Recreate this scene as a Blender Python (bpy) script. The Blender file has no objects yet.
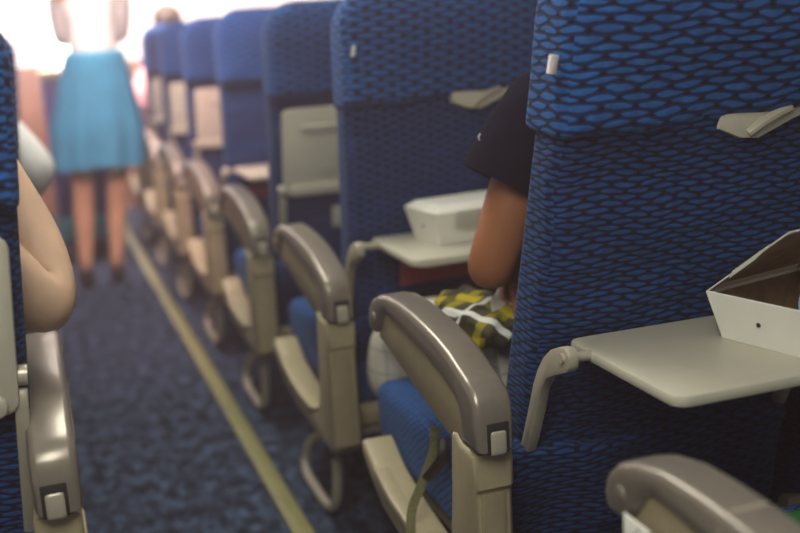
import bpy, bmesh, math, random
from mathutils import Vector, Matrix
random.seed(4)
S = bpy.context.scene
C = S.collection

# ------------------------------------------------------------ camera
cd = bpy.data.cameras.new('camera')
cam = bpy.data.objects.new('camera', cd); C.objects.link(cam)
Rt, Up, Bk = (Vector((.94297, -.32741, -.06)), Vector((.12711, .18757, .97399)), Vector((-.30764, -.92608, .21849)))
M4 = Matrix((Rt, Up, Bk)).transposed().to_4x4()
M4.translation = Vector((0, 0, 1.1437))
cam.matrix_world = M4
cd.sensor_width = 36; cd.lens = 48.5; cd.clip_start = .02
cd.dof.use_dof = True; cd.dof.focus_distance = 1.56; cd.dof.aperture_fstop = 2.1; cd.dof.aperture_blades = 0
S.camera = cam

# ------------------------------------------------------------ light
vs = S.view_settings
vs.view_transform = 'Standard'; vs.look = 'None'; vs.exposure = 0.0; vs.gamma = 1; vs.use_curve_mapping = False
W = bpy.data.worlds.new('World'); S.world = W; W.use_nodes = True
W.node_tree.nodes['Background'].inputs[0].default_value = (.8, .88, 1, 1)
W.node_tree.nodes['Background'].inputs[1].default_value = 0.25
vol = W.node_tree.nodes.new('ShaderNodeVolumeScatter'); vol.inputs['Color'].default_value = (1, .72, .74, 1)  # added haze, imitates the pink veil of lens flare over the far rows
vol.inputs['Density'].default_value = .048; vol.inputs['Anisotropy'].default_value = .55
W.node_tree.links.new(vol.outputs[0], W.node_tree.nodes['World Output'].inputs['Volume'])
def area(name, loc, target, sx, sy, power, col):
    l = bpy.data.lights.new(name, 'AREA'); l.shape = 'RECTANGLE'; l.size = sx; l.size_y = sy
    l.energy = power; l.color = col
    o = bpy.data.objects.new(name, l); C.objects.link(o); o.location = loc
    o.rotation_euler = (Vector(target) - Vector(loc)).to_track_quat('-Z', 'Y').to_euler()
    return o
area('cabin_light_aft', (.0, .55, 2.05), (.35, 1.3, .8), .5, 1.5, 33, (1, .95, .85))
area('cabin_light_middle', (.27, 2.6, 2.05), (.27, 2.6, 0), .35, 1.6, 22, (1, .94, .84))
area('rosy_flare_fill', (.15, 3.3, 2.05), (.75, 5.1, 1.0), .5, .8, 42, (1, .54, .54)).data.spread = 2.0  # added lamp, no real fitting; tints the far seats in place of flare
area('galley_light', (.3, 6.3, 2.05), (.3, 7.4, 1.0), 1.6, 1.2, 300, (1, .72, .68))
area('forward_light', (.27, 4.6, 2.05), (.27, 5.2, 1.0), .4, .8, 36, (1, .84, .8))

# ------------------------------------------------------------ materials
def new_mat(name):
    m = bpy.data.materials.new(name); m.use_nodes = True
    nt = m.node_tree; return m, nt, nt.nodes['Principled BSDF']
def N(nt, t, **kw):
    n = nt.nodes.new(t)
    for k, v in kw.items(): setattr(n, k, v)
    return n
def plastic(name, col, rough=.4, metal=0, spec=.5, var=.08, scale=30, coat=0, bump=.0):
    m, nt, b = new_mat(name)
    tc = N(nt, 'ShaderNodeTexCoord'); no = N(nt, 'ShaderNodeTexNoise'); no.inputs['Scale'].default_value = scale
    no.inputs['Detail'].default_value = 5
    nt.links.new(tc.outputs['Object'], no.inputs['Vector'])
    r = N(nt, 'ShaderNodeValToRGB'); r.color_ramp.elements[0].position = .3; r.color_ramp.elements[1].position = .7
    r.color_ramp.elements[0].color = tuple(c * (1 - var) for c in col) + (1,)
    r.color_ramp.elements[1].color = tuple(min(1, c * (1 + var)) for c in col) + (1,)
    nt.links.new(no.outputs['Fac'], r.inputs['Fac']); nt.links.new(r.outputs['Color'], b.inputs['Base Color'])
    b.inputs['Roughness'].default_value = rough; b.inputs['Metallic'].default_value = metal
    b.inputs['Specular IOR Level'].default_value = spec; b.inputs['Coat Weight'].default_value = coat
    if bump:
        bp = N(nt, 'ShaderNodeBump'); bp.inputs['Strength'].default_value = bump; bp.inputs['Distance'].default_value = .004
        nt.links.new(no.outputs['Fac'], bp.inputs['Height']); nt.links.new(bp.outputs['Normal'], b.inputs['Normal'])
    return m
def mth(nt, op, a, b=None, c=None):
    n = N(nt, 'ShaderNodeMath', operation=op)
    for i, v in enumerate((a, b, c)):
        if v is None: continue
        if isinstance(v, (int, float)): n.inputs[i].default_value = v
        else: nt.links.new(v, n.inputs[i])
    return n.outputs[0]
def seat_fabric(name, w=.041, h=.0088, blue=(.012, .058, .19), dark=(.004, .011, .045)):
    """woven cloth: staggered spindles of blue on near-black navy, laid out by the mesh's metre-scaled UVs"""
    m, nt, b = new_mat(name)
    uv = N(nt, 'ShaderNodeUVMap'); uv.uv_map = 'UVMap'
    no = N(nt, 'ShaderNodeTexNoise'); no.inputs['Scale'].default_value = 14; no.inputs['Detail'].default_value = 2
    nt.links.new(uv.outputs[0], no.inputs['Vector'])
    sp = N(nt, 'ShaderNodeSeparateXYZ'); nt.links.new(uv.outputs[0], sp.inputs[0])
    wob = mth(nt, 'MULTIPLY', mth(nt, 'SUBTRACT', no.outputs['Fac'], .5), .022)
    v = mth(nt, 'DIVIDE', mth(nt, 'ADD', sp.outputs['Y'], wob), h)
    row = mth(nt, 'FLOOR', v)
    st = mth(nt, 'MULTIPLY', mth(nt, 'MODULO', row, 2.0), .5)
    u = mth(nt, 'ADD', mth(nt, 'DIVIDE', sp.outputs['X'], w), st)
    fu = mth(nt, 'ABSOLUTE', mth(nt, 'SUBTRACT', mth(nt, 'MULTIPLY', mth(nt, 'FRACT', u), 2.0), 1.0))
    fv = mth(nt, 'ABSOLUTE', mth(nt, 'SUBTRACT', mth(nt, 'MULTIPLY', mth(nt, 'FRACT', v), 2.0), 1.0))
    half = mth(nt, 'MULTIPLY', mth(nt, 'SUBTRACT', 1.0, mth(nt, 'POWER', fu, 2.2)), .90)
    mr = N(nt, 'ShaderNodeMapRange'); mr.interpolation_type = 'SMOOTHSTEP'
    nt.links.new(mth(nt, 'SUBTRACT', half, fv), mr.inputs['Value'])
    mr.inputs['From Min'].default_value = -.16; mr.inputs['From Max'].default_value = .42
    n2 = N(nt, 'ShaderNodeTexNoise'); n2.inputs['Scale'].default_value = 60; nt.links.new(uv.outputs[0], n2.inputs['Vector'])
    br = N(nt, 'ShaderNodeValToRGB')
    br.color_ramp.elements[0].color = tuple(c * .72 for c in blue) + (1,); br.color_ramp.elements[1].color = tuple(c * 1.28 for c in blue) + (1,)
    br.color_ramp.elements[0].position = .3; br.color_ramp.elements[1].position = .7
    nt.links.new(n2.outputs['Fac'], br.inputs['Fac'])
    mx = N(nt, 'ShaderNodeMix', data_type='RGBA')
    nt.links.new(mr.outputs[0], mx.inputs[0]); mx.inputs[6].default_value = dark + (1,); nt.links.new(br.outputs[0], mx.inputs[7])
    tip = N(nt, 'ShaderNodeMapRange'); tip.interpolation_type = 'SMOOTHSTEP'
    nt.links.new(mth(nt, 'SUBTRACT', mth(nt, 'MULTIPLY', fu, 2.4), mth(nt, 'MULTIPLY', fv, .9)), tip.inputs['Value'])
    tip.inputs['From Min'].default_value = 1.45; tip.inputs['From Max'].default_value = 2.1
    m3 = N(nt, 'ShaderNodeMix', data_type='RGBA'); nt.links.new(tip.outputs[0], m3.inputs[0])
    nt.links.new(mx.outputs[2], m3.inputs[6]); m3.inputs[7].default_value = (.007, .005, .012, 1)
    nt.links.new(m3.outputs[2], b.inputs['Base Color'])
    b.inputs['Roughness'].default_value = .8; b.inputs['Specular IOR Level'].default_value = .12
    b.inputs['Sheen Weight'].default_value = .08; b.inputs['Sheen Tint'].default_value = (.5, .7, 1, 1)
    bp = N(nt, 'ShaderNodeBump'); bp.inputs['Strength'].default_value = .5; bp.inputs['Distance'].default_value = .003
    nt.links.new(mr.outputs[0], bp.inputs['Height']); nt.links.new(bp.outputs['Normal'], b.inputs['Normal'])
    return m
def plaid(name, base, bands, scale=1.0):
    """checked cloth; bands = (axis, period, width, colour, mix)"""
    m, nt, b = new_mat(name)
    uv = N(nt, 'ShaderNodeUVMap'); uv.uv_map = 'UVMap'
    sp = N(nt, 'ShaderNodeSeparateXYZ'); nt.links.new(uv.outputs[0], sp.inputs[0])
    cur = None
    for ax, per, wid, col, mixv, off in bands:
        f = mth(nt, 'FRACT', mth(nt, 'ADD', mth(nt, 'DIVIDE', sp.outputs[ax], per * scale), off))
        mk = mth(nt, 'MULTIPLY', mth(nt, 'LESS_THAN', f, wid), mixv)
        mx = N(nt, 'ShaderNodeMix', data_type='RGBA'); nt.links.new(mk, mx.inputs[0])
        if cur is None: mx.inputs[6].default_value = base + (1,)
        else: nt.links.new(cur, mx.inputs[6])
        mx.inputs[7].default_value = col + (1,); cur = mx.outputs[2]
    nt.links.new(cur, b.inputs['Base Color']); b.inputs['Roughness'].default_value = .85
    b.inputs['Specular IOR Level'].default_value = .2
    return m
def skin_mat(name, col):
    m = plastic(name, col, .5, spec=.35, var=.1, scale=18)
    b = m.node_tree.nodes['Principled BSDF']
    b.inputs['Subsurface Weight'].default_value = .15; b.inputs['Subsurface Radius'].default_value = (.01, .004, .002)
    return m

BACK = seat_fabric('seat_cloth')
HEAD = seat_fabric('headrest_cloth', .052, .0114, (.015, .098, .315), (.004, .022, .085))
CUSH = seat_fabric('cushion_cloth', .020, .0075, (.028, .115, .34), (.012, .035, .12))
CAP = plastic('armrest_taupe', (.235, .205, .165), .30, .35, .5, .05, 90, coat=.15)
BEIGE = plastic('beige_plastic', (.36, .305, .185), .42, 0, .5, .05, 60)
PANEL = plastic('tan_panel', (.30, .25, .155), .5, 0, .4, .06, 60)
GREY = plastic('grey_beige_metal', (.40, .365, .28), .38, .1, .5, .05, 80)
TRAY = plastic('tray_plastic', (.50, .475, .375), .42, 0, .5, .03, 40)
LATCH = plastic('pale_latch', (.43, .395, .305), .3, .2, .5, .04, 40)
STEEL = plastic('steel_tag', (.75, .75, .72), .3, .6)
DARKGAP = plastic('dark_recess', (.012, .012, .012), .7)
CARD = plastic('white_card', (.84, .83, .74), .55, 0, .3, .02, 40)
KRAFT = plastic('brown_card', (.27, .18, .105), .7, 0, .3, .25, 45)
REDP = plastic('red_print', (.50, .08, .11), .4, 0, .4, .1, 30)
STRAPM = plastic('green_webbing', (.16, .155, .07), .8, 0, .2, .2, 160, bump=.5)
BUCK = plastic('dark_buckle', (.02, .015, .012), .4)
SKIN_TAN = skin_mat('tanned_skin', (.32, .125, .052))
SKIN_PALE = skin_mat('pale_skin', (.74, .50, .33))
SKIN_MID = skin_mat('fair_skin', (.56, .32, .20))
NAVY = plastic('navy_jersey', (.006, .009, .028), .85, 0, .12, .15, 120)
WHITEC = plastic('white_cotton', (.82, .80, .76), .85, 0, .2, .04, 20)
PINKC = plastic('pink_cotton', (.75, .38, .38), .85, 0, .2, .08, 20)
TEALC = plastic('teal_skirt_cloth', (.095, .46, .70), .75, 0, .25, .08, 12)
BLACKL = plastic('black_leather', (.012, .011, .011), .35)
HAIR = plastic('dark_hair', (.02, .013, .009), .55, 0, .4, .4, 60)
EYE = plastic('eye_dark', (.03, .02, .015), .2)
BLUEP = plastic('pale_blue_paper', (.32, .52, .66), .6, 0, .3, .08, 30)
GREENC = plastic('green_cloth', (.02, .13, .03), .85, 0, .2, .2, 60)
NAVYP = plastic('navy_plastic', (.02, .03, .16), .4)
TEALP = plastic('teal_plastic', (.02, .22, .26), .4)
BROWNP = plastic('brown_laminate', (.16, .075, .05), .5, 0, .4, .2, 12)
WALLM = plastic('cabin_wall_plastic', (.78, .75, .71), .5, 0, .4, .02, 8)
CEILM = plastic('ceiling_plastic', (.8, .79, .77), .55, 0, .4, .02, 8)
CHECK = plaid('cream_check', (.55, .52, .44), [('X', .05, .09, (.20, .20, .22), .5, 0), ('Y', .05, .09, (.20, .20, .22), .5, .3), ('X', .05, .06, (.45, .36, .22), .5, .5)])
YPLAID = plaid('yellow_plaid', (.060, .055, .022), [('X', .085, .24, (.42, .34, .012), .9, .1), ('Y', .085, .38, (.014, .016, .012), .75, .2),
               ('Y', .085, .22, (.42, .34, .012), .5, .62), ('X', .17, .07, (.65, .65, .60), .9, .30), ('Y', .17, .05, (.6, .6, .55), .85, .5)], 1.15)

def carpet():
    m, nt, b = new_mat('blue_mottled_carpet')
    tc = N(nt, 'ShaderNodeTexCoord')
    mp = N(nt, 'ShaderNodeMapping'); mp.inputs['Scale'].default_value = (1, .55, 1); nt.links.new(tc.outputs['Object'], mp.inputs[0])
    a = N(nt, 'ShaderNodeTexNoise'); a.inputs['Scale'].default_value = 27; a.inputs['Detail'].default_value = 6; a.inputs['Roughness'].default_value = .7
    nt.links.new(mp.outputs[0], a.inputs['Vector'])
    r = N(nt, 'ShaderNodeValToRGB'); e = r.color_ramp.elements
    e[0].position = .38; e[0].color = (.008, .011, .018, 1); e[1].position = .68; e[1].color = (.085, .135, .225, 1)
    x = e.new(.5); x.color = (.030, .043, .072, 1)
    nt.links.new(a.outputs['Fac'], r.inputs['Fac']); nt.links.new(r.outputs[0], b.inputs['Base Color'])
    b.inputs['Roughness'].default_value = .95; b.inputs['Specular IOR Level'].default_value = .1
    f = N(nt, 'ShaderNodeTexNoise'); f.inputs['Scale'].default_value = 500; nt.links.new(tc.outputs['Object'], f.inputs['Vector'])
    bp = N(nt, 'ShaderNodeBump'); bp.inputs['Strength'].default_value = .6; bp.inputs['Distance'].default_value = .004
    nt.links.new(f.outputs['Fac'], bp.inputs['Height']); nt.links.new(bp.outputs[0], b.inputs['Normal'])
    return m
CARPET = carpet()
STRIPM = plastic('yellow_strip', (.21, .20, .075), .45, 0, .4, .12, 30)
def emit(name, col, s):
    m, nt, b = new_mat(name)
    b.inputs['Base Color'].default_value = (.8, .8, .8, 1)
    b.inputs['Emission Color'].default_value = col + (1,); b.inputs['Emission Strength'].default_value = s
    return m
LAMP = emit('lamp_diffuser', (1, .93, .86), 3.0)
LAMPW = emit('galley_lamp_diffuser', (1, .93, .88), 7.0)

# ------------------------------------------------------------ mesh helpers
def box_uv(bm):
    uvl = bm.loops.layers.uv.get('UVMap') or bm.loops.layers.uv.new('UVMap')
    for f in bm.faces:
        n = f.normal
        ax = max(range(3), key=lambda i: abs(n[i]) * (1.25 if i == 1 else 1))
        for l in f.loops:
            c = l.vert.co
            l[uvl].uv = ((c.x + .03 * c.y, c.z) if ax == 1 else (c.y, c.z) if ax == 0 else (c.x, c.y))
def to_mesh(name, bm, mat, uv=True, smooth=True, sharp=40):
    bmesh.ops.recalc_face_normals(bm, faces=bm.faces[:]); bm.normal_update()
    if uv == 'top':
        L = bm.loops.layers.uv.new('UVMap')
        for f in bm.faces:
            for l in f.loops: l[L].uv = (l.vert.co.x * .9 + l.vert.co.y * .35 + l.vert.co.z * .5, l.vert.co.y * .9 - l.vert.co.x * .35 + l.vert.co.z * .3)
    elif uv: box_uv(bm)
    for f in bm.faces: f.smooth = smooth
    if smooth:
        for e in bm.edges:
            if len(e.link_faces) == 2 and e.calc_face_angle(0) > math.radians(sharp): e.smooth = False
    me = bpy.data.meshes.new(name); bm.to_mesh(me); bm.free(); me.materials.append(mat); return me
def obj(name, bm, mat, parent=None, **kw):
    o = bpy.data.objects.new(name, to_mesh(name, bm, mat, **kw)); C.objects.link(o)
    if parent is not None: o.parent = parent
    return o
def thing(name, label, cat, loc=(0, 0, 0), group=None, rz=0):
    o = bpy.data.objects.new(name, None); C.objects.link(o); o.location = loc; o.rotation_euler.z = rz
    o.empty_display_size = .1
    return tag(o, label, cat, group)
def tag(o, label, cat, group=None):
    o['label'] = label; o['category'] = cat
    if group: o['group'] = group
    return o
def struct(name, bm, mat, **kw):
    o = obj(name, bm, mat, **kw); o['kind'] = 'structure'; return o
def add_box(bm, x0, x1, y0, y1, z0, z1, bev=0, seg=2):
    vs_ = [bm.verts.new(p) for p in ((x0, y0, z0), (x1, y0, z0), (x1, y1, z0), (x0, y1, z0), (x0, y0, z1), (x1, y0, z1), (x1, y1, z1), (x0, y1, z1))]
    fs = [bm.faces.new([vs_[i] for i in q]) for q in ((3, 2, 1, 0), (4, 5, 6, 7), (0, 1, 5, 4), (1, 2, 6, 5), (2, 3, 7, 6), (3, 0, 4, 7))]
    if bev:
        es = list({e for f in fs for e in f.edges})
        bmesh.ops.bevel(bm, geom=es, offset=bev, segments=seg, profile=.5, affect='EDGES')
def box(x0, x1, y0, y1, z0, z1, bev=0, seg=2):
    bm = bmesh.new(); add_box(bm, x0, x1, y0, y1, z0, z1, bev, seg); return bm
def smooth_poly(pts, it=1, keep=()):
    for _ in range(it):
        q = []
        n = len(pts)
        for i, p in enumerate(pts):
            a = pts[(i + 1) % n]
            q.append(tuple(p[k] * .75 + a[k] * .25 for k in range(len(p))))
            q.append(tuple(p[k] * .25 + a[k] * .75 for k in range(len(p))))
        pts = q
    return pts
def add_extrude(bm, pts, a, b, axis='x', bev=0, seg=2, ang=25):
    """prism of a closed outline; axis x: outline is (y, z); axis y: (x, z); axis z: (x, y)"""
    P = {'x': lambda p, t: (t, p[0], p[1]), 'y': lambda p, t: (p[0], t, p[1]), 'z': lambda p, t: (p[0], p[1], t)}[axis]
    A = [bm.verts.new(P(p, a)) for p in pts]; B = [bm.verts.new(P(p, b)) for p in pts]
    n = len(pts)
    fa = bm.faces.new(A); fb = bm.faces.new(B[::-1])
    for i in range(n): bm.faces.new((A[i], A[(i + 1) % n], B[(i + 1) % n], B[i]))
    if bev:
        es = list({e for f in (fa, fb) for e in f.edges})
        bmesh.ops.recalc_face_normals(bm, faces=bm.faces[:])
        bmesh.ops.bevel(bm, geom=es, offset=bev, segments=seg, profile=.5, affect='EDGES')
def extrude(pts, a, b, axis='x', bev=0, seg=2):
    bm = bmesh.new(); add_extrude(bm, pts, a, b, axis, bev, seg); return bm
def rrect(x0, x1, z0, z1, r, seg=6, r_bot=None):
    """rounded-rectangle outline, counter-clockwise; r for the top corners, r_bot below"""
    rb = r if r_bot is None else r_bot
    pts = []
    for cx, cz, a0, rr in ((x1 - rb, z0 + rb, -90, rb), (x1 - r, z1 - r, 0, r), (x0 + r, z1 - r, 90, r), (x0 + rb, z0 + rb, 180, rb)):
        for k in range(seg + 1):
            t = math.radians(a0 + 90 * k / seg); pts.append((cx + rr * math.cos(t), cz + rr * math.sin(t)))
    return pts
def densify(pts, d):
    out = []
    n = len(pts)
    for i, p in enumerate(pts):
        q = pts[(i + 1) % n]; L = math.hypot(q[0] - p[0], q[1] - p[1]); k = max(1, int(L / d))
        for j in range(k): out.append((p[0] + (q[0] - p[0]) * j / k, p[1] + (q[1] - p[1]) * j / k))
    return out
def slab(outline, y_rear, y_front, rnd, disp=None, bulge=0):
    """upholstered slab: an (x, z) outline with rounded rims between y_rear(z) and y_front(z); disp(x,y,z) moves each vertex"""
    bm = bmesh.new()
    cx = sum(p[0] for p in outline) / len(outline); cz = sum(p[1] for p in outline) / len(outline)
    hw = max(abs(p[0] - cx) for p in outline); hh = max(abs(p[1] - cz) for p in outline)
    def ring(inset, y):
        sx, sz = (hw - inset) / hw, (hh - inset) / hh
        vs_ = []
        for p in outline:
            x, z = cx + (p[0] - cx) * sx, cz + (p[1] - cz) * sz
            vs_.append(bm.verts.new((x, y(z), z)))
        return vs_
    prof = []
    m = min(hw, hh)
    for s in (.93, .80, .62, .44, .28, .15):
        prof.append((m * s + rnd * (1 - s), lambda z, s=s: y_rear(z) - bulge * (1 - (1 - s) ** 2)))
    for k in range(5):
        t = math.radians(90 * k / 4)
        prof.append((rnd * (1 - math.sin(t)), lambda z, t=t: y_rear(z) + rnd * (1 - math.cos(t))))
    for k in range(1, 3): prof.append((0, lambda z, k=k: y_rear(z) + rnd + (y_front(z) - y_rear(z) - 2 * rnd) * k / 3))
    for k in range(4, -1, -1):
        t = math.radians(90 * k / 4)
        prof.append((rnd * (1 - math.sin(t)), lambda z, t=t: y_front(z) - rnd * (1 - math.cos(t))))
    for s in (.15, .35, .6, .85): prof.append((m * s + rnd * (1 - s), y_front))
    rs = [ring(i, y) for i, y in prof]
    n = len(outline)
    bm.faces.new(rs[0]); bm.faces.new(rs[-1][::-1])
    for a, b in zip(rs, rs[1:]):
        for i in range(n): bm.faces.new((a[i], b[i], b[(i + 1) % n], a[(i + 1) % n]))
    if disp:
        for v in bm.verts: v.co = disp(v.co.copy())
    return bm
def catmull(pts, k=6):
    P = [Vector(p) for p in pts]; P = [P[0] * 2 - P[1]] + P + [P[-1] * 2 - P[-2]]
    out = []
    for i in range(1, len(P) - 2):
        a, b, c, d = P[i - 1], P[i], P[i + 1], P[i + 2]
        for j in range(k):
            t = j / k
            out.append(.5 * ((2 * b) + (c - a) * t + (2 * a - 5 * b + 4 * c - d) * t * t + (3 * b - a - 3 * c + d) * t ** 3))
    out.append(P[-2].copy()); return out
def add_tube(bm, path, rx, ry=None, n=10, up=(0, 0, 1), cap=True, sq=2.0, rad=None):
    """sweep an ellipse (sq>2: boxier) along path; rad = per-point multiplier list"""
    ry = rx if ry is None else ry
    up = Vector(up); P = [Vector(p) for p in path]; rs = []
    for i, p in enumerate(P):
        t = (P[min(i + 1, len(P) - 1)] - P[max(i - 1, 0)]).normalized()
        s = t.cross(up)
        if s.length < 1e-3: s = t.cross(Vector((0, 1, 0)))
        s.normalize(); v = s.cross(t).normalized()
        k = rad[i] if rad else 1
        r = []
        for j in range(n):
            a = 2 * math.pi * (j + .5) / n
            ca, sa = math.cos(a), math.sin(a)
            ca = math.copysign(abs(ca) ** (2 / sq), ca); sa = math.copysign(abs(sa) ** (2 / sq), sa)
            r.append(bm.verts.new(p + s * rx * k * ca + v * ry * k * sa))
        rs.append(r)
    for a, b in zip(rs, rs[1:]):
        for j in range(n): bm.faces.new((a[j], a[(j + 1) % n], b[(j + 1) % n], b[j]))
    if cap: bm.faces.new(rs[0][::-1]); bm.faces.new(rs[-1])
def tube(path, rx, ry=None, **kw):
    bm = bmesh.new(); add_tube(bm, path, rx, ry, **kw); return bm
def add_ball(bm, c, rx, ry, rz, u=16, v=10):
    bmesh.ops.create_uvsphere(bm, u_segments=u, v_segments=v, radius=1,
        matrix=Matrix.Translation(c) @ Matrix.Diagonal((rx, ry, rz, 1)))
def skin_bm(nodes, edges, sub=2, root=0):
    """grow one continuous surface round a skeleton: nodes = [(pos, radius)]"""
    me = bpy.data.meshes.new('tmp'); me.from_pydata([n[0] for n in nodes], edges, [])
    o = bpy.data.objects.new('tmp', me); C.objects.link(o)
    md = o.modifiers.new('s', 'SKIN'); md.use_smooth_shade = True; md.branch_smoothing = .6
    sd = o.modifiers.new('d', 'SUBSURF'); sd.levels = sub; sd.render_levels = sub
    if not me.skin_vertices: me.skin_vertices
    sk = me.skin_vertices[0].data
    for i, n in enumerate(nodes):
        r = n[1]; sk[i].radius = (r, r) if not isinstance(r, tuple) else r; sk[i].use_root = (i == root)
    dg = bpy.context.evaluated_depsgraph_get(); dg.update()
    ev = o.evaluated_get(dg); m2 = bpy.data.meshes.new_from_object(ev)
    bm = bmesh.new(); bm.from_mesh(m2)
    bpy.data.objects.remove(o); bpy.data.meshes.remove(me); bpy.data.meshes.remove(m2)
    return bm
def join_bm(a, b):
    m = bpy.data.meshes.new('t'); b.to_mesh(m); b.free(); a.from_mesh(m); bpy.data.meshes.remove(m)
def move(bm, f):
    for v in bm.verts: v.co = Vector(f(v.co))
    return bm

# ------------------------------------------------------------ the cabin shell
struct('floor', box(-1.62, 2.18, -1.2, 9.2, -.02, 0), CARPET)
struct('ceiling', box(-1.62, 2.18, -1.2, 9.2, 2.1, 2.12), CEILM)
struct('wall_left', box(-1.64, -1.62, -1.2, 9.2, 0, 2.1), WALLM)
struct('wall_right', box(2.18, 2.2, -1.2, 9.2, 0, 2.1), WALLM)
struct('wall_back', box(-1.62, 2.18, -1.22, -1.2, 0, 2.1), WALLM)
bm = box(.58, 2.18, 7.75, 7.8, 0, 2.1, .004); add_box(bm, -1.62, .2, 7.75, 7.8, 0, 2.1, .004)
struct('wall_front', bm, WALLM)
bm = box(.585, 2.18, 7.735, 7.75, 0, 1.02, .004); add_box(bm, -1.62, .195, 7.735, 7.75, 0, 1.02, .004)
struct('trim_2', bm, BROWNP)
struct('wall_galley', box(-1.62, 2.18, 9.2, 9.22, 0, 2.1), WALLM)
struct('trim_1', box(.455, .509, -.2, 7.9, 0, .003), DARKGAP)
o = obj('floor_path_strip', box(.459, .505, -.2, 7.9, .003, .006, .001), STRIPM)
tag(o, 'yellow glow strip running along the aisle carpet', 'floor strip')
for i, y in enumerate((.3, 2.6, 4.6)):
    t = thing('ceiling_light', 'long white ceiling light panel above the aisle', 'ceiling light', (.27, y, 2.1), 'ceiling lights along the aisle')
    obj('frame', move(box(-.2, .2, -.8, .8, -.02, 0, .004), lambda c: c), WALLM, t)
    obj('diffuser', box(-.17, .17, -.76, .76, -.028, -.02, .003), LAMP, t)
t = thing('galley_light', 'bright white light panel on the galley wall at the front', 'galley light', (.3, 9.2, 1.3))
obj('frame', box(-.55, .55, -.02, 0, -.5, .6, .004), WALLM, t)
obj('diffuser', box(-.5, .5, -.03, -.02, -.45, .55, .003), LAMPW, t)

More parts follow.
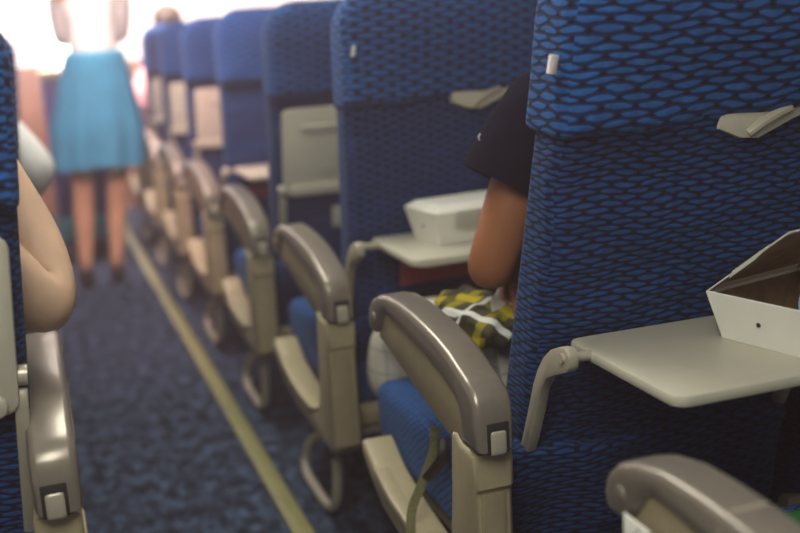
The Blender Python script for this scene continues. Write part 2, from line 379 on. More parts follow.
# ------------------------------------------------------------ the seat
OX, OY = .88, 1.344                    # where the seat stands; the numbers below are cabin coordinates of its first copy
def yr(z): return 1.445 - (z - .45) * .235
def loc_(bm, sx):
    return move(bm, lambda c: ((c.x - OX) * sx, c.y - OY, c.z))
def vent(bm): return bm
def make_seat(label, group, sx=1, stowed=False, red=None, bshift=0, leg=True):
    T = thing('passenger_seat', label, 'seat', (0, 0, 0), group)
    def P(name, bm, mat, par=T, **kw): return obj(name, loc_(bm, sx), mat, par, **kw)
    # backrest: padded slab leaning back toward the row behind
    def crease(c):
        d = 0
        if c.y < yr(c.z) + .03:
            d = .004 * math.sin(c.z * 37 + c.x * 9) * math.sin(c.x * 13 + 1) + .003 * math.sin(c.z * 71 - c.x * 21)
            d -= .012 * math.exp(-((c.z - .93) / .05) ** 2)* -1
        return (c.x, c.y + d, c.z)
    b = slab(densify(rrect(.628, 1.128, .40, 1.10, .05), .03), yr, lambda z: yr(z) + .10, .024, crease, .006)
    back = P('backrest', b, BACK)
    # headrest cover hangs over the top of the backrest, hem at .975
    def hem(c):
        x, y, z = c
        if z < 1.03:
            k = (1.03 - z) / .055
            z += k * (.003 * math.sin(x * 31) + .002 * math.sin(x * 11 + 2) + (x - .88) * .045)
            if y < yr(z) + .02: y -= .012 * k
        y += .003 * math.sin(x * 17 + z * 25)
        return (x, y, z)
    h = slab(densify(rrect(.624, 1.132, .975, 1.222, .085, 8, .012), .025), lambda z: yr(z) - .012 + max(0, z - 1.12) ** 2 * 1.6, lambda z: yr(z) + .118 - max(0, z - 1.1) ** 2 * 1.2, .03, hem, .010)
    P('headrest_cover', h, HEAD)
    if not stowed: P('hem_tag', extrude([(.6425 + .003 * a + .002 * c, 1.083 + .0115 * c) for a, c in ((-1, -1), (1, -1), (1, 1), (-1, 1))], 1.2735, 1.29, 'y', .001), STEEL)
    # lower cover: pocket that bulges at the foot of the back
    def pouch(c):
        x, y, z = c
        if y < yr(z) + .01:
            y += .009 * math.sin(x * 40 + z * 12) * (1 if z < .47 else .4) + .005 * math.sin(x * 19 - z * 33)
        z += .006 * math.sin(x * 14) + .012 * math.exp(-((x - .70) / .05) ** 2)
        return (x, y, z)
    p = slab(densify(rrect(.612, 1.146, .17, .492, .03), .025), lambda z: yr(z) - .034 + (.492 - z) * .12, lambda z: yr(z) + .06, .02, pouch, .012)
    P('lower_cover', p, BACK)
    p = slab(densify(rrect(.69, 1.075, .47, .612, .012), .025), lambda z: yr(z) - .009, lambda z: yr(z) + .012, .006, lambda c: (c.x, c.y + .002 * math.sin(c.x * 50), c.z + .006 * math.sin((c.x - .69) * 8.1)), .004)
    P('literature_pocket', p, BACK)
    # cushion and frame
    cu = slab(densify(rrect(.602, 1.092, .275, .432, .03), .03), lambda z: 1.50, lambda z: 2.045 - (.452 - z) * .12, .035, lambda c: (c.x, c.y, c.z + .010 * math.sin((c.y - 1.5) * 5.5)))
    P('seat_cushion', cu, CUSH)
    P('seat_pan', box(.62, 1.10, 1.46, 1.99, .25, .29, .008), BEIGE)
    for y, z in ((1.50, .235), (1.90, .235)):
        P('cross_beam', tube([(.575, y, z), (1.16, y, z)], .021, n=12), GREY)
    # armrest on the aisle side
    arm = P('armrest', extrude([(1.805, .634), (1.797, .655), (1.776, .674), (1.740, .688), (1.69, .697), (1.632, .698), (1.574, .695), (1.52, .690), (1.464, .682), (1.42, .672), (1.387, .660), (1.352, .648),
        (1.328, .636), (1.316, .620), (1.312, .59), (1.312, .550), (1.368, .550), (1.374, .59), (1.385, .612), (1.43, .626), (1.472, .636), (1.53, .645), (1.583, .652), (1.65, .660), (1.705, .664), (1.722, .655), (1.732, .638), (1.75, .620), (1.775, .610), (1.80, .613)],
        .531, .592, 'x', .011, 3), CAP)
    P('side_panel', extrude([(1.72, .66), (1.745, .628), (1.772, .606), (1.69, .590), (1.602, .568), (1.50, .546), (1.44, .535), (1.37, .546), (1.37, .60), (1.40, .625), (1.47, .65), (1.58, .665)], .539, .585, 'x', .004), PANEL, arm)
    P('pivot_button', extrude([(1.765 + .011 * math.cos(t * .5236), .642 + .011 * math.sin(t * .5236)) for t in range(12)], .5295, .54, 'x', .0015), CAP, arm)
    P('latch_recess', box(.548, .583, 1.3105, 1.33, .546, .593, .003), DARKGAP, arm)
    P('latch', box(.552, .579, 1.308, 1.33, .543, .582, .006, 3), LATCH, arm)
    # post and low side beam, one moulding
    mould = [(1.330, .540), (1.330, .487), (1.338, .478), (1.338, .262), (1.362, .238), (1.55, .238), (1.68, .243), (1.80, .262), (1.87, .295), (1.915, .330), (1.92, .352), (1.905, .360), (1.83, .322), (1.74, .300), (1.62, .283), (1.52, .283), (1.468, .305),
             (1.445, .36), (1.432, .43), (1.424, .50), (1.418, .548), (1.40, .552), (1.385, .540)]
    P('side_frame', extrude(mould, .534, .597, 'x', .008, 3), BEIGE)
    P('frame_cover', extrude([(1.333, .476), (1.333, .262), (1.362, .236), (1.40, .245), (1.395, .40), (1.385, .476)], .545, .5835, 'x', .004), PANEL)
    rib = [(1.50, .30), (1.62, .296), (1.74, .310), (1.82, .333), (1.84, .325), (1.78, .295), (1.68, .276), (1.56, .272)]
    P('beam_rib', extrude(rib, .5295, .56, 'x', .004), BEIGE)
    if leg:
        path = catmull([(.568, 1.475, .262), (.568, 1.468, .16), (.568, 1.50, .06), (.568, 1.58, .017), (.568, 1.70, .015), (.568, 1.79, .022), (.575, 1.815, .06), (.59, 1.78, .115), (.64, 1.72, .14), (.73, 1.66, .16)], 5)
        lg = P('leg', tube(path, .0125, n=10), GREY)
        P('leg_strut', tube([(.80, 1.58, .24), (.80, 1.62, .012)], .014, n=10), GREY)
        P('floor_track', box(.785, .815, 1.40, 1.95, 0, .014, .003), GREY)
    # tray table and its arms
    z0, z1 = .668, .684
    if not stowed:
        tr = P('tray_table', extrude(rrect(.696, 1.128, 1.066, 1.354, .022, 6), z0, z1, 'z', .004, 2), TRAY)
        P('tray_rim', extrude(rrect(.715, 1.113, 1.09, 1.335, .022, 6), z0 - .008, z0 + .001, 'z', .002), GREY, tr)
        for x in (.664, 1.125):
            P('tray_arm', extrude(smooth_poly([(1.468, .470), (1.446, .478), (1.405, .565), (1.378, .628), (1.338, .676), (1.285, .698), (1.268, .690), (1.268, .664), (1.30, .652), (1.352, .628), (1.382, .555), (1.425, .470), (1.45, .455)], 1), x - .0085, x + .0085, 'x', .003), GREY)
            P('tray_hinge', tube([(x - .012, 1.285, .680), (x + .038 * (1 if x < .9 else -1), 1.285, .677)], .0075, n=12), LATCH)
        hs = extrude([(.915, 1.0), (1.16, 1.0), (1.10, .990), (1.04, .972), (.985, .950), (.955, .952), (.918, .968)], 1.296, 1.34, 'y', .004)
        hs2 = P('tray_latch', hs, TRAY)
        P('latch_lever', tube([(.966, 1.300, .958), (.985, 1.296, .972), (1.015, 1.296, .986), (1.03, 1.297, .99)], .011, .008, n=10), LATCH, hs2)
    else:
        tl = lambda z: yr(z) - .022
        def lean(c): return (c.x, c.y - 1.40 + yr(c.z) - .008, c.z)
        tr = P('tray_table', move(extrude(rrect(.650, 1.095, .690, .938, .02, 6), 1.384, 1.402, 'y', .005), lean), TRAY)
        P('tray_ridge', move(extrude(rrect(.70, 1.06, .872, .890, .008, 4), 1.377, 1.388, 'y', .003), lean), TRAY, tr)
        P('tray_ledge', move(extrude(rrect(.664, 1.093, .690, .722, .014, 4), 1.372, 1.388, 'y', .005), lean), TRAY, tr)
        lt = P('tray_latch', move(box(.86, .90, 1.372, 1.40, .925, .965, .005), lean), LATCH)
        for x in (.648, 1.11):
            P('tray_arm', extrude(smooth_poly([(1.468, .462), (1.440, .468), (1.394, .60), (1.366, .70), (1.368, .725), (1.385, .722), (1.405, .64), (1.456, .52)], 1), x - .009, x + .009, 'x', .003), GREY)
            P('tray_hinge', tube([(x - .012, 1.372, .708), (x + .014, 1.372, .708)], .014, n=12), LATCH)
        P('pocket_label', move(box(.79, .835, 1.385, 1.39, .585, .648, .001), lambda c: (c.x, c.y - 1.40 + yr(c.z) - .004, c.z)), TRAY)
    if bshift:
        pv = Vector((0, 0, 1.0)); R = Matrix.Rotation(math.radians(4), 4, 'Y')
        for o in T.children:
            k = o.name.split('.')[0]
            if k in ('backrest', 'headrest_cover', 'lower_cover', 'literature_pocket', 'tray_table', 'tray_latch', 'tray_arm', 'tray_hinge', 'pocket_label'):
                o.matrix_basis = Matrix.Translation(pv + Vector((bshift + (.010 if 'tray' in k else 0), 0, .035 if k == 'tray_hinge' else 0))) @ R @ Matrix.Translation(-pv)
    return T
def recline(T, deg, head=(0, 0, 0), back=(0, 0, 0), tray=(0, 0, 0), foot=(0, 0, 0), arm=(0, 0, 0)):
    """tip one seat's back about its foot, as passengers do"""
    pv = Vector((0, 1.445 - OY, .45)); R = Matrix.Rotation(math.radians(deg), 4, 'X')
    for o in T.children:
        k = o.name.split('.')[0]
        if k in ('backrest', 'headrest_cover', 'hem_tag', 'tray_latch'):
            d = Vector(back if k == 'backrest' else head)
            if k == 'tray_latch' and deg > 0: d += Vector((-.05, .012, -.004))
            if k == 'tray_latch' and deg < 0: d += Vector((-.05, .012, -.008))
            if k == 'hem_tag' and deg > 0: d += Vector((-.045, 0, -.01))
            o.matrix_basis = Matrix.Translation(pv + d) @ R @ Matrix.Translation(-pv)
        elif k in ('tray_table', 'tray_hinge'): o.location = tray
        elif k == 'tray_arm': o.location = arm
        elif k in ('lower_cover', 'literature_pocket'): o.location = Vector(foot) + Vector((0, 0, -.05 if deg < 0 and k == 'literature_pocket' else 0))
def copy_tree(o, parent=None):
    c = o.copy(); C.objects.link(c)
    if parent is not None: c.parent = parent
    for ch in list(o.children): copy_tree(ch, c)
    return c
PIT = .79
def put(o, x, y, label=None):
    o.location = (x, y, 0)
    if label: o['label'] = label
    return o
RG, LG = 'seats on the right of the aisle', 'seats on the left of the aisle'
# right of the aisle, front to back of the picture
open_seat = make_seat('blue patterned seat with open tray carrying an open white food box', RG)
stow_seat = make_seat('blue seat with stowed beige tray, third right row ahead', RG, stowed=True)
put(open_seat, OX, OY)
second = put(copy_tree(open_seat), OX, OY + PIT, 'blue patterned seat with open tray carrying a closed white box')
put(stow_seat, OX, OY + 2 * PIT)
fourth = put(copy_tree(open_seat), OX, OY + 3 * PIT, 'blue seat with lowered empty tray, fourth right row ahead')
put(copy_tree(stow_seat), OX, OY + 4 * PIT, 'blue seat with stowed beige tray, fifth right row ahead')
put(copy_tree(stow_seat), OX, OY + 5 * PIT, 'blue seat with stowed beige tray, sixth right row beside the teal skirt')
put(copy_tree(stow_seat), OX, OY + 6 * PIT, 'farthest blue seat on the right of the aisle, beside the pink shirt')
corner = put(copy_tree(stow_seat), OX + .012, OY - PIT - .035, 'seat in the lower right corner showing only its taupe armrest')
middle = put(copy_tree(stow_seat), OX + .56, OY, 'blue seat at the right edge of the photo, beyond the open food box')
for o in corner.children:
    if o.name.startswith('armrest'):
        bm = box(.541 - OX, .582 - OX, .244, .2475, .66, .6965); add_box(bm, .5305 - OX, .54 - OX, .244, .2475, .66, .684)
        obj('seam', bm, GREY, o)
recline(open_seat, 5, (.026, 0, .028), (.030, 0, 0))
recline(second, -5.5, (.014, .065, 0), (.014, .065, 0), (-.010, .125, 0), (.01, .07, 0), (-.030, .105, 0))
for o in list(fourth.children):
    if o.name.startswith('hem_tag'): bpy.data.objects.remove(o)
recline(fourth, -5.5, (.022, .05, 0), (.022, .05, 0), (-.03, .10, 0), (0, .055, 0), (-.04, .09, 0))
for o in list(middle.children):
    if o.name.split('.')[0] in ('armrest', 'side_frame', 'frame_cover', 'beam_rib'):
        for c in list(o.children): bpy.data.objects.remove(c)
        bpy.data.objects.remove(o)
# left of the aisle
lx = .535 - OX
left_seat = make_seat('blue seat at the left edge with a bare elbow on its armrest', LG, sx=-1, stowed=True, bshift=.068)
put(left_seat, lx, OY + .07)
for i, w in ((1, 'second'), (2, 'third'), (3, 'fourth'), (4, 'fifth'), (5, 'sixth')):
    put(copy_tree(left_seat), lx, OY + .07 + i * PIT, 'blue seat on the left of the aisle, %s row ahead' % w)

# ------------------------------------------------------------ people
def hand_nodes(wrist, d, palm_n, s=1.0, curl=.5, thumb_side=1):
    """palm with four unequal bent fingers and a thumb; d = finger direction, palm_n = way the palm faces"""
    w = Vector(wrist); d = Vector(d).normalized(); n = Vector(palm_n).normalized(); sd = d.cross(n).normalized() * thumb_side
    pb = skin_bm([(w, .024 * s), (w + d * .03 * s, (.034 * s, .016 * s)), (w + d * .06 * s, (.040 * s, .015 * s)), (w + d * .088 * s, (.038 * s, .013 * s))], [(0, 1), (1, 2), (2, 3)], 2)
    for k, L in enumerate((.072, .080, .074, .058)):
        off = sd * (.028 - .0187 * k) * s
        p0 = w + d * .065 * s + off
        p1 = w + d * .095 * s + off * 1.05
        d1 = (d + n * curl * .7).normalized(); d2 = (d + n * curl * 1.8).normalized()
        p2 = p1 + d1 * L * .5 * s; p3 = p2 + d2 * L * .5 * s
        join_bm(pb, skin_bm([(p0, .0095 * s), (p1, .0100 * s), (p2, .0088 * s), (p3, .0068 * s)], [(0, 1), (1, 2), (2, 3)], 2))
    t0 = w + d * .025 * s + sd * .018 * s; t1 = t0 + (d * .5 + sd * .8 + n * .25).normalized() * .035 * s
    t2 = t1 + (d * .9 + sd * .35 + n * .4).normalized() * .032 * s; t3 = t2 + (d + n * .5).normalized() * .024 * s
    join_bm(pb, skin_bm([(t0, .013 * s), (t1, .0115 * s), (t2, .0098 * s), (t3, .0075 * s)], [(0, 1), (1, 2), (2, 3)], 2))
    return pb
def head_nodes(base, fwd, up=(0, 0, 1), s=1.0):
    """skull, jaw, nose and ears as skin nodes above the neck point; returns nodes and edges (index 0 joins the neck)"""
    b = Vector(base); f = Vector(fwd).normalized(); u = Vector(up); r = f.cross(u).normalized()
    nd = [(b + u * .055 * s + f * .02 * s, .066 * s), (b + u * .115 * s + f * .018 * s, (.078 * s, .090 * s)), (b + u * .165 * s + f * .005, (.072 * s, .080 * s)), (b + u * .198 * s, .045 * s),
          (b + u * .095 * s + f * .100 * s, .014 * s), (b + u * .10 * s + r * .080 * s, .016 * s), (b + u * .10 * s - r * .080 * s, .016 * s), (b + u * .05 * s + f * .085 * s, .026 * s)]
    return nd, [(0, 1), (1, 2), (2, 3), (1, 4), (1, 5), (1, 6), (0, 7)]
def person(name, label, cat_loc, J, skin, parts, fwd=(0, 1, 0), hands=(), s=1.0, seated=True):
    """J: joint table name -> (pos, radius) in cabin coordinates; parts: clothes given as (name, material, node list, edges)"""
    o = Vector(cat_loc)
    T = thing(name, label, 'person', cat_loc)
    order = ['pelvis', 'waist', 'chest', 'collar', 'neck', 'sl', 'el', 'wl', 'sr', 'er', 'wr', 'hl', 'kl', 'al', 'tl', 'hr', 'kr', 'ar', 'tr']
    idx = {k: i for i, k in enumerate(order)}
    nd = [(Vector(J[k][0]) - o, J[k][1]) for k in order]
    E = [(idx[a], idx[b]) for a, b in (('pelvis', 'waist'), ('waist', 'chest'), ('chest', 'collar'), ('collar', 'neck'), ('collar', 'sl'), ('sl', 'el'), ('el', 'wl'), ('collar', 'sr'), ('sr', 'er'), ('er', 'wr'),
                                       ('pelvis', 'hl'), ('hl', 'kl'), ('kl', 'al'), ('al', 'tl'), ('pelvis', 'hr'), ('hr', 'kr'), ('kr', 'ar'), ('ar', 'tr'))]
    # thicken the mid-limbs so they taper like forearm, calf and thigh
    for a, b, k in (('el', 'wl', 1.0), ('er', 'wr', 1.0), ('kl', 'al', 1.05), ('kr', 'ar', 1.05), ('sl', 'el', 1.0), ('sr', 'er', 1.0)):
        i = len(nd); pa, ra = nd[idx[a]]; pb, rb = nd[idx[b]]
        nd.append((pa.lerp(pb, .35), (ra * .75 + rb * .25) * k + .003)); E.remove((idx[a], idx[b])); E += [(idx[a], i), (i, idx[b])]
    hn, he = head_nodes(Vector(J['neck'][0]) - o, fwd, s=s)
    k0 = len(nd); nd += hn; E += [(a + k0, b + k0) for a, b in he] + [(idx['neck'], k0)]
    bm = skin_bm(nd, E, 2)
    for w, d, n, side, curl in hands:
        join_bm(bm, hand_nodes(Vector(w) - o, d, n, .95, curl, side))
    obj('body', bm, skin, T)
    b = Vector(J['neck'][0]) - o; f = Vector(fwd).normalized(); r = f.cross(Vector((0, 0, 1)))
    hb = bmesh.new(); add_ball(hb, b + Vector((0, 0, .145)) * s - f * .022 * s, .088 * s, .098 * s, .085 * s)
    add_ball(hb, b + Vector((0, 0, .09)) * s - f * .05 * s, .072 * s, .06 * s, .08 * s)
    obj('hair', hb, HAIR, T)
    for sg in (-1, 1):
        eb = bmesh.new(); add_ball(eb, b + Vector((0, 0, .118)) * s + f * .096 * s + r * .03 * sg * s, .011, .011, .008, 10, 8); obj('eye', eb, EYE, T)
    mb = bmesh.new(); add_ball(mb, b + Vector((0, 0, .062)) * s + f * .108 * s, .022, .008, .006, 10, 6); obj('mouth', mb, PINKC, T)
    for nm, mat, nodes, edges in parts:
        obj(nm, skin_bm([(Vector(p) - o, rr) for p, rr in nodes], edges, 2), mat, T)
    return T

# man in the nearest right seat, arms folded, elbow over the aisle armrest
J = dict(pelvis=((.89, 1.68, .55), .12), waist=((.905, 1.65, .70), .115), chest=((.925, 1.62, .87), .125), collar=((.94, 1.60, 1.02), .085), neck=((.945, 1.595, 1.12), .05),
         sl=((.805, 1.605, 1.005), .055), el=((.692, 1.625, .724), .041), wl=((.86, 1.83, .775), .027), sr=((1.075, 1.605, 1.005), .055), er=((1.11, 1.72, .745), .04), wr=((.810, 1.755, .705), .027),
         hl=((.81, 1.72, .535), .078), kl=((.735, 2.10, .525), .055), al=((.735, 2.075, .10), .036), tl=((.725, 2.20, .035), .03), hr=((.97, 1.72, .535), .078), kr=((1.02, 2.11, .525), .055), ar=((1.02, 2.08, .10), .036), tr=((1.03, 2.20, .035), .03))
torso = [(J['pelvis'][0], .135), (J['waist'][0], .13), (J['chest'][0], .14), (J['collar'][0], .095), (J['sl'][0], .066), (J['sr'][0], .066), ((1.09, 1.65, .89), .062)]
shorts = [((.89, 1.68, .56), .125), ((.80, 1.74, .55), .092), ((.70, 2.075, .525), .084), ((.688, 2.09, .44), .088), ((.688, 2.085, .345), .086), ((.98, 1.74, .55), .092), ((1.02, 2.08, .525), .080), ((1.02, 2.09, .43), .082), ((1.02, 2.085, .36), .078)]
man = person('person', 'seated person in navy short sleeved shirt with tanned arm folded, in the nearest right seat', (.89, 1.68, .452), J, SKIN_TAN,
    [('shirt', NAVY, torso, [(0, 1), (1, 2), (2, 3), (3, 4), (3, 5), (5, 6)]),
     ('shorts', CHECK, shorts, [(0, 1), (1, 2), (2, 3), (3, 4), (0, 5), (5, 6), (6, 7), (7, 8)])],
    hands=[((.810, 1.755, .705), (-.38, -.86, -.30), (.2, .1, -1), 1, .3), ((.86, 1.83, .775), (1, .05, -.1), (0, -.4, -1), 1, .4)])
mo = Vector((.89, 1.68, .452))
sl_path = catmull([Vector(p) - mo for p in ((.865, 1.598, 1.055), (.825, 1.60, 1.025), (.785, 1.607, .985), (.745, 1.613, .93), (.716, 1.616, .882))], 5)
n_ = len(sl_path)
rad = [.62 + .38 * min(1, i / (n_ * .4)) for i in range(n_)]
bm = bmesh.new(); add_tube(bm, sl_path, .064, .068, n=28, up=(0, 1, 0), cap=False, rad=rad)
for v in bm.verts: v.co += Vector((0, 0, 1)) * 0 + Vector((.0015, 0, 0)) * math.sin(v.co.z * 120 + v.co.y * 60)
bmesh.ops.solidify(bm, geom=bm.faces[:], thickness=.003)
slv = obj('sleeve', bm, NAVY, man)
hp = sl_path[-5:]
bm = bmesh.new(); add_tube(bm, hp, .0655, .0695, n=28, up=(0, 1, 0), cap=False); bmesh.ops.solidify(bm, geom=bm.faces[:], thickness=.0025)
obj('sleeve_hem', bm, NAVY, slv)
bm = bmesh.new()
c0 = Vector((.672, 1.585, .962)) - mo
add_tube(bm, [c0 + Vector((.001, -.004, .006)), c0 + Vector((-.002, -.003, 0)), c0 + Vector((-.001, -.004, -.005))], .0022, .0015, n=8)
obj('sleeve_emblem', bm, STEEL, slv)
for x, y in ((.735, 2.15), (1.02, 2.15)):
    bm = skin_bm([((x, y - .09, .045) - mo if False else Vector((x, y - .09, .045)) - mo, .042), (Vector((x, y + .03, .042)) - mo, .040), (Vector((x, y + .13, .032)) - mo, .032)], [(0, 1), (1, 2)], 2)
    obj('shoe', bm, BLACKL, man)

# yellow and black checked cloth lying on his lap
bm = bmesh.new()
bmesh.ops.create_uvsphere(bm, u_segments=64, v_segments=32, radius=1)
for v in bm.verts:
    c = v.co.copy()
    r = 1 + .10 * math.sin(c.x * 5 + c.y * 3) + .06 * math.sin(c.y * 11 - c.x * 7 + c.z * 4) + .03 * math.sin(c.x * 12 + c.z * 7)
    v.co = Vector((.716 + c.x * .066 * r, 1.73 + c.y * .135 * r, .622 + c.z * .044 * r))
o = obj('plaid_cloth', bm, YPLAID, uv='top'); tag(o, 'yellow and black checked cloth bundled on the lap of the navy shirted person', 'cloth')

# man's neighbour across the aisle: bare bent elbow on the left armrest
JL = dict(pelvis=((-.33, 1.76, .55), .12), waist=((-.33, 1.73, .70), .115), chest=((-.325, 1.70, .87), .125), collar=((-.32, 1.69, 1.01), .085), neck=((-.32, 1.69, 1.11), .05),
          sl=((-.46, 1.69, .99), .055), el=((-.55, 1.80, .74), .04), wl=((-.40, 1.98, .68), .027), sr=((-.20, 1.62, .96), .056), er=((.004, 1.60, .760), .066), wr=((-.070, 1.735, 1.01), .034),
          hl=((-.41, 1.80, .535), .078), kl=((-.43, 2.18, .525), .055), al=((-.43, 2.16, .10), .036), tl=((-.43, 2.28, .035), .03), hr=((-.25, 1.80, .535), .078), kr=((-.22, 2.18, .525), .055), ar=((-.22, 2.16, .10), .036), tr=((-.21, 2.28, .035), .03))
lady = person('person', 'person at the left edge with a bare pale elbow resting on the armrest', (-.33, 1.76, .452), JL, SKIN_PALE,
    [('shirt', WHITEC, [(JL['pelvis'][0], .135), (JL['waist'][0], .125), (JL['chest'][0], .137), (JL['collar'][0], .092), (JL['sl'][0], .064), (JL['sr'][0], .064)], [(0, 1), (1, 2), (2, 3), (3, 4), (3, 5)]),
     ('trousers', NAVY, [((-.33, 1.76, .55), .125), ((-.41, 1.82, .55), .088), ((-.43, 2.18, .525), .067), ((-.43, 2.16, .12), .055), ((-.25, 1.82, .55), .088), ((-.22, 2.18, .525), .067), ((-.22, 2.16, .12), .055)], [(0, 1), (1, 2), (2, 3), (0, 4), (4, 5), (5, 6)])],
    hands=[((-.070, 1.735, 1.01), (-.45, -.1, 1), (-.6, -.6, -.2), -1, .6), ((-.40, 1.98, .68), (.7, .5, -.2), (0, 0, -1), 1, .3)])
for x in (-.43, -.22):
    obj('shoe', skin_bm([(Vector((x + .33, .37, -.405)), .042), (Vector((x + .33, .49, -.41)), .040), (Vector((x + .33, .58, -.42)), .032)], [(0, 1), (1, 2)], 2), BLACKL, lady)

def simple_seated(label, x, y, shirt, skin_m, aisle, lean=0, elbow=None):
    """a passenger several rows ahead; aisle = +1 when the aisle is on their right"""
    a = aisle
    sh = lambda dx, dy, z: (x + dx * a + lean * a * max(0, z - .55), y + dy, z)
    el = elbow or sh(.27, .06, .75)
    J = dict(pelvis=(sh(0, 0, .55), .12), waist=(sh(0, -.02, .70), .115), chest=(sh(0, -.04, .87), .125), collar=(sh(0, -.06, 1.01), .085), neck=(sh(0, -.06, 1.11), .05),
             sl=(sh(-.14, -.06, .99), .055), el=(sh(-.21, .05, .74), .04), wl=(sh(-.10, .24, .68), .027), sr=(sh(.14, -.06, .99), .055), er=(el, .042), wr=((el[0] - .06 * a, el[1] + .22, .72), .028),
             hl=(sh(-.08, .05, .535), .078), kl=((x - .10 * a, y + .42, .525), .055), al=((x - .10 * a, y + .40, .10), .036), tl=((x - .10 * a, y + .50, .035), .03), hr=(sh(.08, .05, .535), .078), kr=((x + .10 * a, y + .42, .525), .055), ar=((x + .10 * a, y + .40, .10), .036), tr=((x + .10 * a, y + .50, .035), .03))
    n = [(J['pelvis'][0], .135), (J['waist'][0], .127), (J['chest'][0], .138), (J['collar'][0], .094), (J['sl'][0], .066), (J['el'][0], .056), (J['sr'][0], .068), (el, .060), (J['wr'][0], .046)]
    tr_ = [(J['pelvis'][0], .125), (J['hl'][0], .088), (J['kl'][0], .067), ((x - .10 * a, y + .40, .12), .055), (J['hr'][0], .088), (J['kr'][0], .067), ((x + .10 * a, y + .40, .12), .055)]
    return person('person', label, (x, y, .452), J, skin_m, [('shirt', shirt, n, [(0, 1), (1, 2), (2, 3), (3, 4), (4, 5), (3, 6), (6, 7), (7, 8)]), ('trousers', NAVY, tr_, [(0, 1), (1, 2), (2, 3), (0, 4), (4, 5), (5, 6)])],
        hands=[((el[0] - .06 * a, el[1] + .22, .72), (-.3 * a, 1, -.2), (0, 0, -1), 1, .4), (J['wl'][0], (.4 * a, .7, -.2), (0, 0, -1), 1, .4)])
simple_seated('seated passenger in white top, elbow in the aisle left of the teal skirt', -.31, OY + .07 + 2 * PIT + .34, WHITEC, SKIN_MID, 1, .10, (.015, OY + 2 * PIT + .30, .80))
simple_seated('seated passenger in pink top beside the farthest right seat', .88, OY + 6 * PIT + .34, PINKC, SKIN_MID, -1, .12, (.575, OY + 6 * PIT + .20, .74))

# cabin attendant standing in the aisle, back to us
A = Vector((.28, 5.33, 0))
JA = dict(pelvis=((.315, 5.33, .93), .125), waist=((.33, 5.34, 1.10), .10), chest=((.335, 5.35, 1.26), .115), collar=((.34, 5.35, 1.40), .075), neck=((.34, 5.36, 1.475), .045),
          sl=((.19, 5.35, 1.385), .045), el=((.20, 5.50, 1.17), .034), wl=((.26, 5.68, 1.22), .024), sr=((.49, 5.35, 1.385), .045), er=((.47, 5.50, 1.17), .034), wr=((.42, 5.68, 1.22), .024),
          hl=((.225, 5.33, .86), .085), kl=((.205, 5.34, .48), .052), al=((.172, 5.32, .095), .033), tl=((.172, 5.43, .03), .028), hr=((.405, 5.33, .86), .085), kr=((.365, 5.34, .48), .052), ar=((.318, 5.32, .095), .033), tr=((.318, 5.43, .03), .028))
att = person('person', 'standing cabin attendant in teal skirt and white blouse, back turned in the aisle', tuple(A), JA, SKIN_MID,
    [('blouse', WHITEC, [((.325, 5.335, 1.06), .125), ((.33, 5.34, 1.14), .118), (JA['chest'][0], .13), (JA['collar'][0], .085), (JA['sl'][0], .058), (JA['el'][0], .050), ((.24, 5.63, 1.20), .042), (JA['sr'][0], .058), (JA['er'][0], .050), ((.44, 5.63, 1.20), .042)], [(0, 1), (1, 2), (2, 3), (3, 4), (4, 5), (5, 6), (3, 7), (7, 8), (8, 9)])],
    hands=[((.26, 5.68, 1.22), (.2, 1, -.2), (.3, 0, -1), -1, .5), ((.42, 5.68, 1.22), (-.2, 1, -.2), (-.3, 0, -1), 1, .5)])
bm = bmesh.new()
prev = None; nn = 72
for k in range(13):
    t = k / 12; z = 1.10 - t * .525
    rx = .137 + .072 * min(1, t * 1.5) ** .8; ry = .105 + .060 * min(1, t * 1.5) ** .8
    cx = .33 - .036 * t
    ring = []
    for j in range(nn):
        a = 2 * math.pi * j / nn
        m = 1 + .085 * t * math.sin(a * 9 + .6) + .03 * t * math.sin(a * 5)
        ring.append(bm.verts.new((cx + rx * m * math.cos(a) - A.x, .005 + ry * m * math.sin(a), z + .006 * t * math.sin(a * 3))))
    if prev:
        for j in range(nn): bm.faces.new((prev[j], prev[(j + 1) % nn], ring[(j + 1) % nn], ring[j]))
    prev = ring
bmesh.ops.solidify(bm, geom=bm.faces[:], thickness=.003)
obj('skirt', bm, TEALC, att)
bm = tube([(.33 + .139 * math.cos(a * .2618) - A.x, .005 + .107 * math.sin(a * .2618), 1.095) for a in range(25)], .004, .016, n=8)
obj('waistband', bm, TEALC, att)
for x in (.172, .318):
    bm = bmesh.new()
    add_tube(bm, catmull([(x - A.x, -.045, .055), (x - A.x, .0, .048), (x - A.x, .06, .033), (x - A.x, .13, .022)], 4), .038, .028, n=14, rad=[.7 + .35 * math.sin(math.pi * min(1, .25 + i / 16)) for i in range(13)])
    add_box(bm, x - A.x - .014, x - A.x + .014, -.05, -.02, 0, .05, .004)
    obj('shoe', bm, BLACKL, att)

# meal cart ahead of the attendant
t = thing('meal_cart', 'navy and teal trolley in the aisle behind the attendant', 'trolley', (.24, 6.35, 0))
obj('body', box(-.15, .15, -.4, .4, .10, .98, .012), NAVYP, t)
obj('top_tray', box(-.155, .155, -.41, .41, .98, 1.02, .008), GREY, t)
obj('lower_panel', box(-.152, .152, -.405, -.395, .12, .25, .004), TEALP, t)
for x in (-.12, .12):
    for y in (-.35, .35):
        bm = bmesh.new(); add_tube(bm, [(x - .012, y, .05), (x + .012, y, .05)], .05, n=16); add_box(bm, x - .02, x + .02, y - .02, y + .02, .085, .11); obj('caster', bm, BLACKL, t)

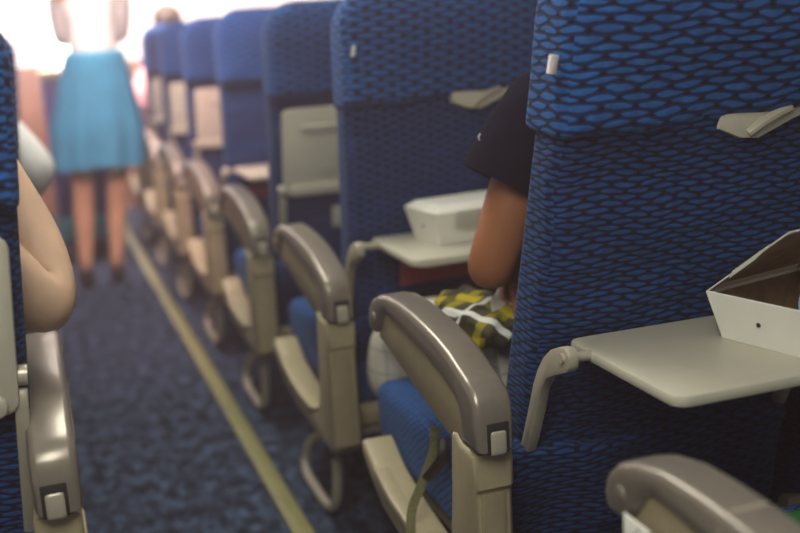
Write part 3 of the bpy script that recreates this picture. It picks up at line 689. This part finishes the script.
# ------------------------------------------------------------ meal boxes
def meal_box(name, label, loc, rz, L, Wd, H, opened):
    """folded card box; local +x runs along its width, +y away from us; walls flare outward"""
    T = thing(name, label, 'food box', loc, rz=rz)
    fl = .016
    bm = bmesh.new()
    lo = [(0, 0, 0), (Wd, 0, 0), (Wd, L, 0), (0, L, 0)]
    hi = [(-fl, -fl, H), (Wd + fl, -fl, H), (Wd + fl, L + fl, H), (-fl, L + fl, H)]
    a = [bm.verts.new(p) for p in lo]; b = [bm.verts.new(p) for p in hi]
    bm.faces.new(a[::-1])
    for i in range(4): bm.faces.new((a[i], a[(i + 1) % 4], b[(i + 1) % 4], b[i]))
    bmesh.ops.recalc_face_normals(bm, faces=bm.faces[:])
    bmesh.ops.solidify(bm, geom=bm.faces[:], thickness=.0022)
    base = obj('tray_base', bm, CARD, T, sharp=20)
    hole = bmesh.new(); add_tube(hole, [(-fl * .5 - .0012, L * .5, H * .5), (-fl * .5 + .003, L * .5, H * .5)], .0035, n=12); obj('vent_hole', hole, DARKGAP, base)
    if opened:
        inn = bmesh.new(); q = .004
        a = [inn.verts.new((p[0] + (q if p[0] < Wd / 2 else -q), p[1] + (q if p[1] < L / 2 else -q), .004)) for p in lo]
        b = [inn.verts.new((p[0] + (q if p[0] < Wd / 2 else -q), p[1] + (q if p[1] < L / 2 else -q), H - .004)) for p in hi]
        inn.faces.new(a)
        for i in range(4): inn.faces.new((b[i], b[(i + 1) % 4], a[(i + 1) % 4], a[i]))
        obj('inner_lining', inn, KRAFT, base, sharp=20)
    # lid, hinged on the far rim
    th = math.radians(37) if opened else 0
    def H3(x, d, n): return (x, L + fl - d * math.cos(th) + n * math.sin(th) * -1 * 0 - n * math.sin(th), H + d * math.sin(th) + n * math.cos(th) * (1 if not opened else 1))
    LW = L + 2 * fl
    bm = bmesh.new()
    hh = .014 if not opened else .004
    o_ = [(-fl, 0, 0), (Wd + fl, 0, 0), (Wd + fl, LW, 0), (-fl, LW, 0)]
    i_ = [(-fl + .02, .02, hh), (Wd + fl - .02, .02, hh), (Wd + fl - .02, LW - .02, hh), (-fl + .02, LW - .02, hh)]
    a = [bm.verts.new(H3(*p)) for p in o_]; b = [bm.verts.new(H3(*p)) for p in i_]
    bm.faces.new(b)
    for i in range(4): bm.faces.new((a[i], a[(i + 1) % 4], b[(i + 1) % 4], b[i]))
    bmesh.ops.recalc_face_normals(bm, faces=bm.faces[:])
    bmesh.ops.solidify(bm, geom=bm.faces[:], thickness=.0015)
    lid = obj('lid', bm, CARD, T, sharp=12)
    if opened:
        bm = bmesh.new()
        a = [bm.verts.new(H3(p[0] + (.003 if p[0] < 0 else -.003), p[1] + (.003 if p[1] < .01 else -.003), p[2] - .006)) for p in o_]
        b = [bm.verts.new(H3(p[0], p[1], p[2] - .006)) for p in i_]
        bm.faces.new(b)
        for i in range(4): bm.faces.new((a[i], a[(i + 1) % 4], b[(i + 1) % 4], b[i]))
        obj('lid_lining', bm, KRAFT, lid, sharp=12)
        f = bmesh.new()
        pts = [(-fl - .004, LW * .36, .001), (-fl - .004, LW * .82, .001), (-fl - .007, LW * .76, -.022), (-fl - .007, LW * .44, -.022)]
        f.faces.new([f.verts.new(H3(*p)) for p in pts]); bmesh.ops.solidify(f, geom=f.faces[:], thickness=.0015)
        obj('tuck_flap', f, CARD, lid, sharp=12)
    else:
        pts = [(Wd * .12, -.0185)] ; f = bmesh.new()
        fp = [(.03, H + .002), (Wd - .01, H + .002), (Wd - .01, H * .50), (Wd - .03, H * .36), (.05, H * .36), (.03, H * .50)]
        f.faces.new([f.verts.new((x, -fl * z / H - .003, z)) for x, z in fp]); bmesh.ops.solidify(f, geom=f.faces[:], thickness=.0015)
        obj('front_flap', f, CARD, lid, sharp=12)
    return T
meal_box('meal_box', 'open white food box with brown lining on the nearest tray', (.921, 1.112, .6845), math.radians(14), .138, .17, .068, True)
meal_box('meal_box', 'closed white food box on the tray of the second seat', (.787, 2.088, .6845), math.radians(7), .118, .19, .070, False)
bm = bmesh.new()
bmesh.ops.create_grid(bm, x_segments=10, y_segments=10, size=.5)
for v in bm.verts:
    x, y = v.co.x, v.co.y
    v.co = Vector((x * .055, .012 * math.sin(x * 7) + .004 * math.sin(y * 9), y * .075 + .0375))
bmesh.ops.solidify(bm, geom=bm.faces[:], thickness=.004)
o = obj('paper_napkin', bm, BLUEP); o.location = (.985, 1.165, .692); tag(o, 'pale blue folded napkin standing in the open food box', 'napkin')
for x, y, top, lab in ((.82, OY + PIT + .149, .160, 'red card in the pocket below the closed food box'), (.78, OY + 3 * PIT + .134, .12, 'red card in the pocket below the empty lowered tray')):
    o = obj('leaflet', box(-.07, .13, -.002, .002, 0, top, .0008), REDP)
    o.location = (x, y, .49); o.rotation_euler.x = math.radians(13.2); tag(o, lab, 'leaflet')
# strap
bm = tube(catmull([(.592, 1.645, .468), (.586, 1.640, .43), (.575, 1.640, .40), (.555, 1.635, .365), (.535, 1.625, .335), (.526, 1.612, .30), (.523, 1.60, .25), (.524, 1.595, .19), (.526, 1.60, .12)], 5), .0085, .0016, n=8, up=(.4, .9, .15), sq=4)
T = thing('bag_strap', 'olive green webbing strap hanging over the beige side beam beside the navy shirted person', 'strap', (.526, 1.60, .12))
o = obj('webbing', move(bm, lambda c: c - Vector((.526, 1.60, .12))), STRAPM, T)
bm = tube(catmull([Vector(p) - Vector((.526, 1.60, .12)) for p in ((.588, 1.60, .462), (.583, 1.59, .435), (.575, 1.605, .41), (.565, 1.625, .385))], 4), .010, .0035, n=8, up=(.4, .9, .15), sq=3)
obj('buckle', bm, BUCK, T)
# added green cloth standing in for the unbuilt passenger's clothing
bm = slab(densify(rrect(-.19, .19, -.03, .03, .02), .03), lambda z: -.15, lambda z: .15, .02, lambda c: (c.x, c.y, c.z + .006 * math.sin(c.x * 40 + c.y * 30)))
o = obj('clothing_stand_in', bm, GREENC); o.location = (.93, OY - PIT + .36, .475); tag(o, 'green folded cloth on the seat behind the corner armrest', 'cloth')
# printed label on the corner seat's armrest
bm = box(.5375, .5395, .875, .925, .590, .630, .0005)
o = obj('sticker', bm, CARD); tag(o, 'small white printed sticker below the taupe armrest in the lower right corner', 'sticker')
for k in range(4):
    l = obj('print_line', box(.5368, .5376, .885 + .008 * (k % 2), .915 - .006 * k, .597 + .008 * k, .600 + .008 * k), BUCK, o); l['kind'] = 'thing'
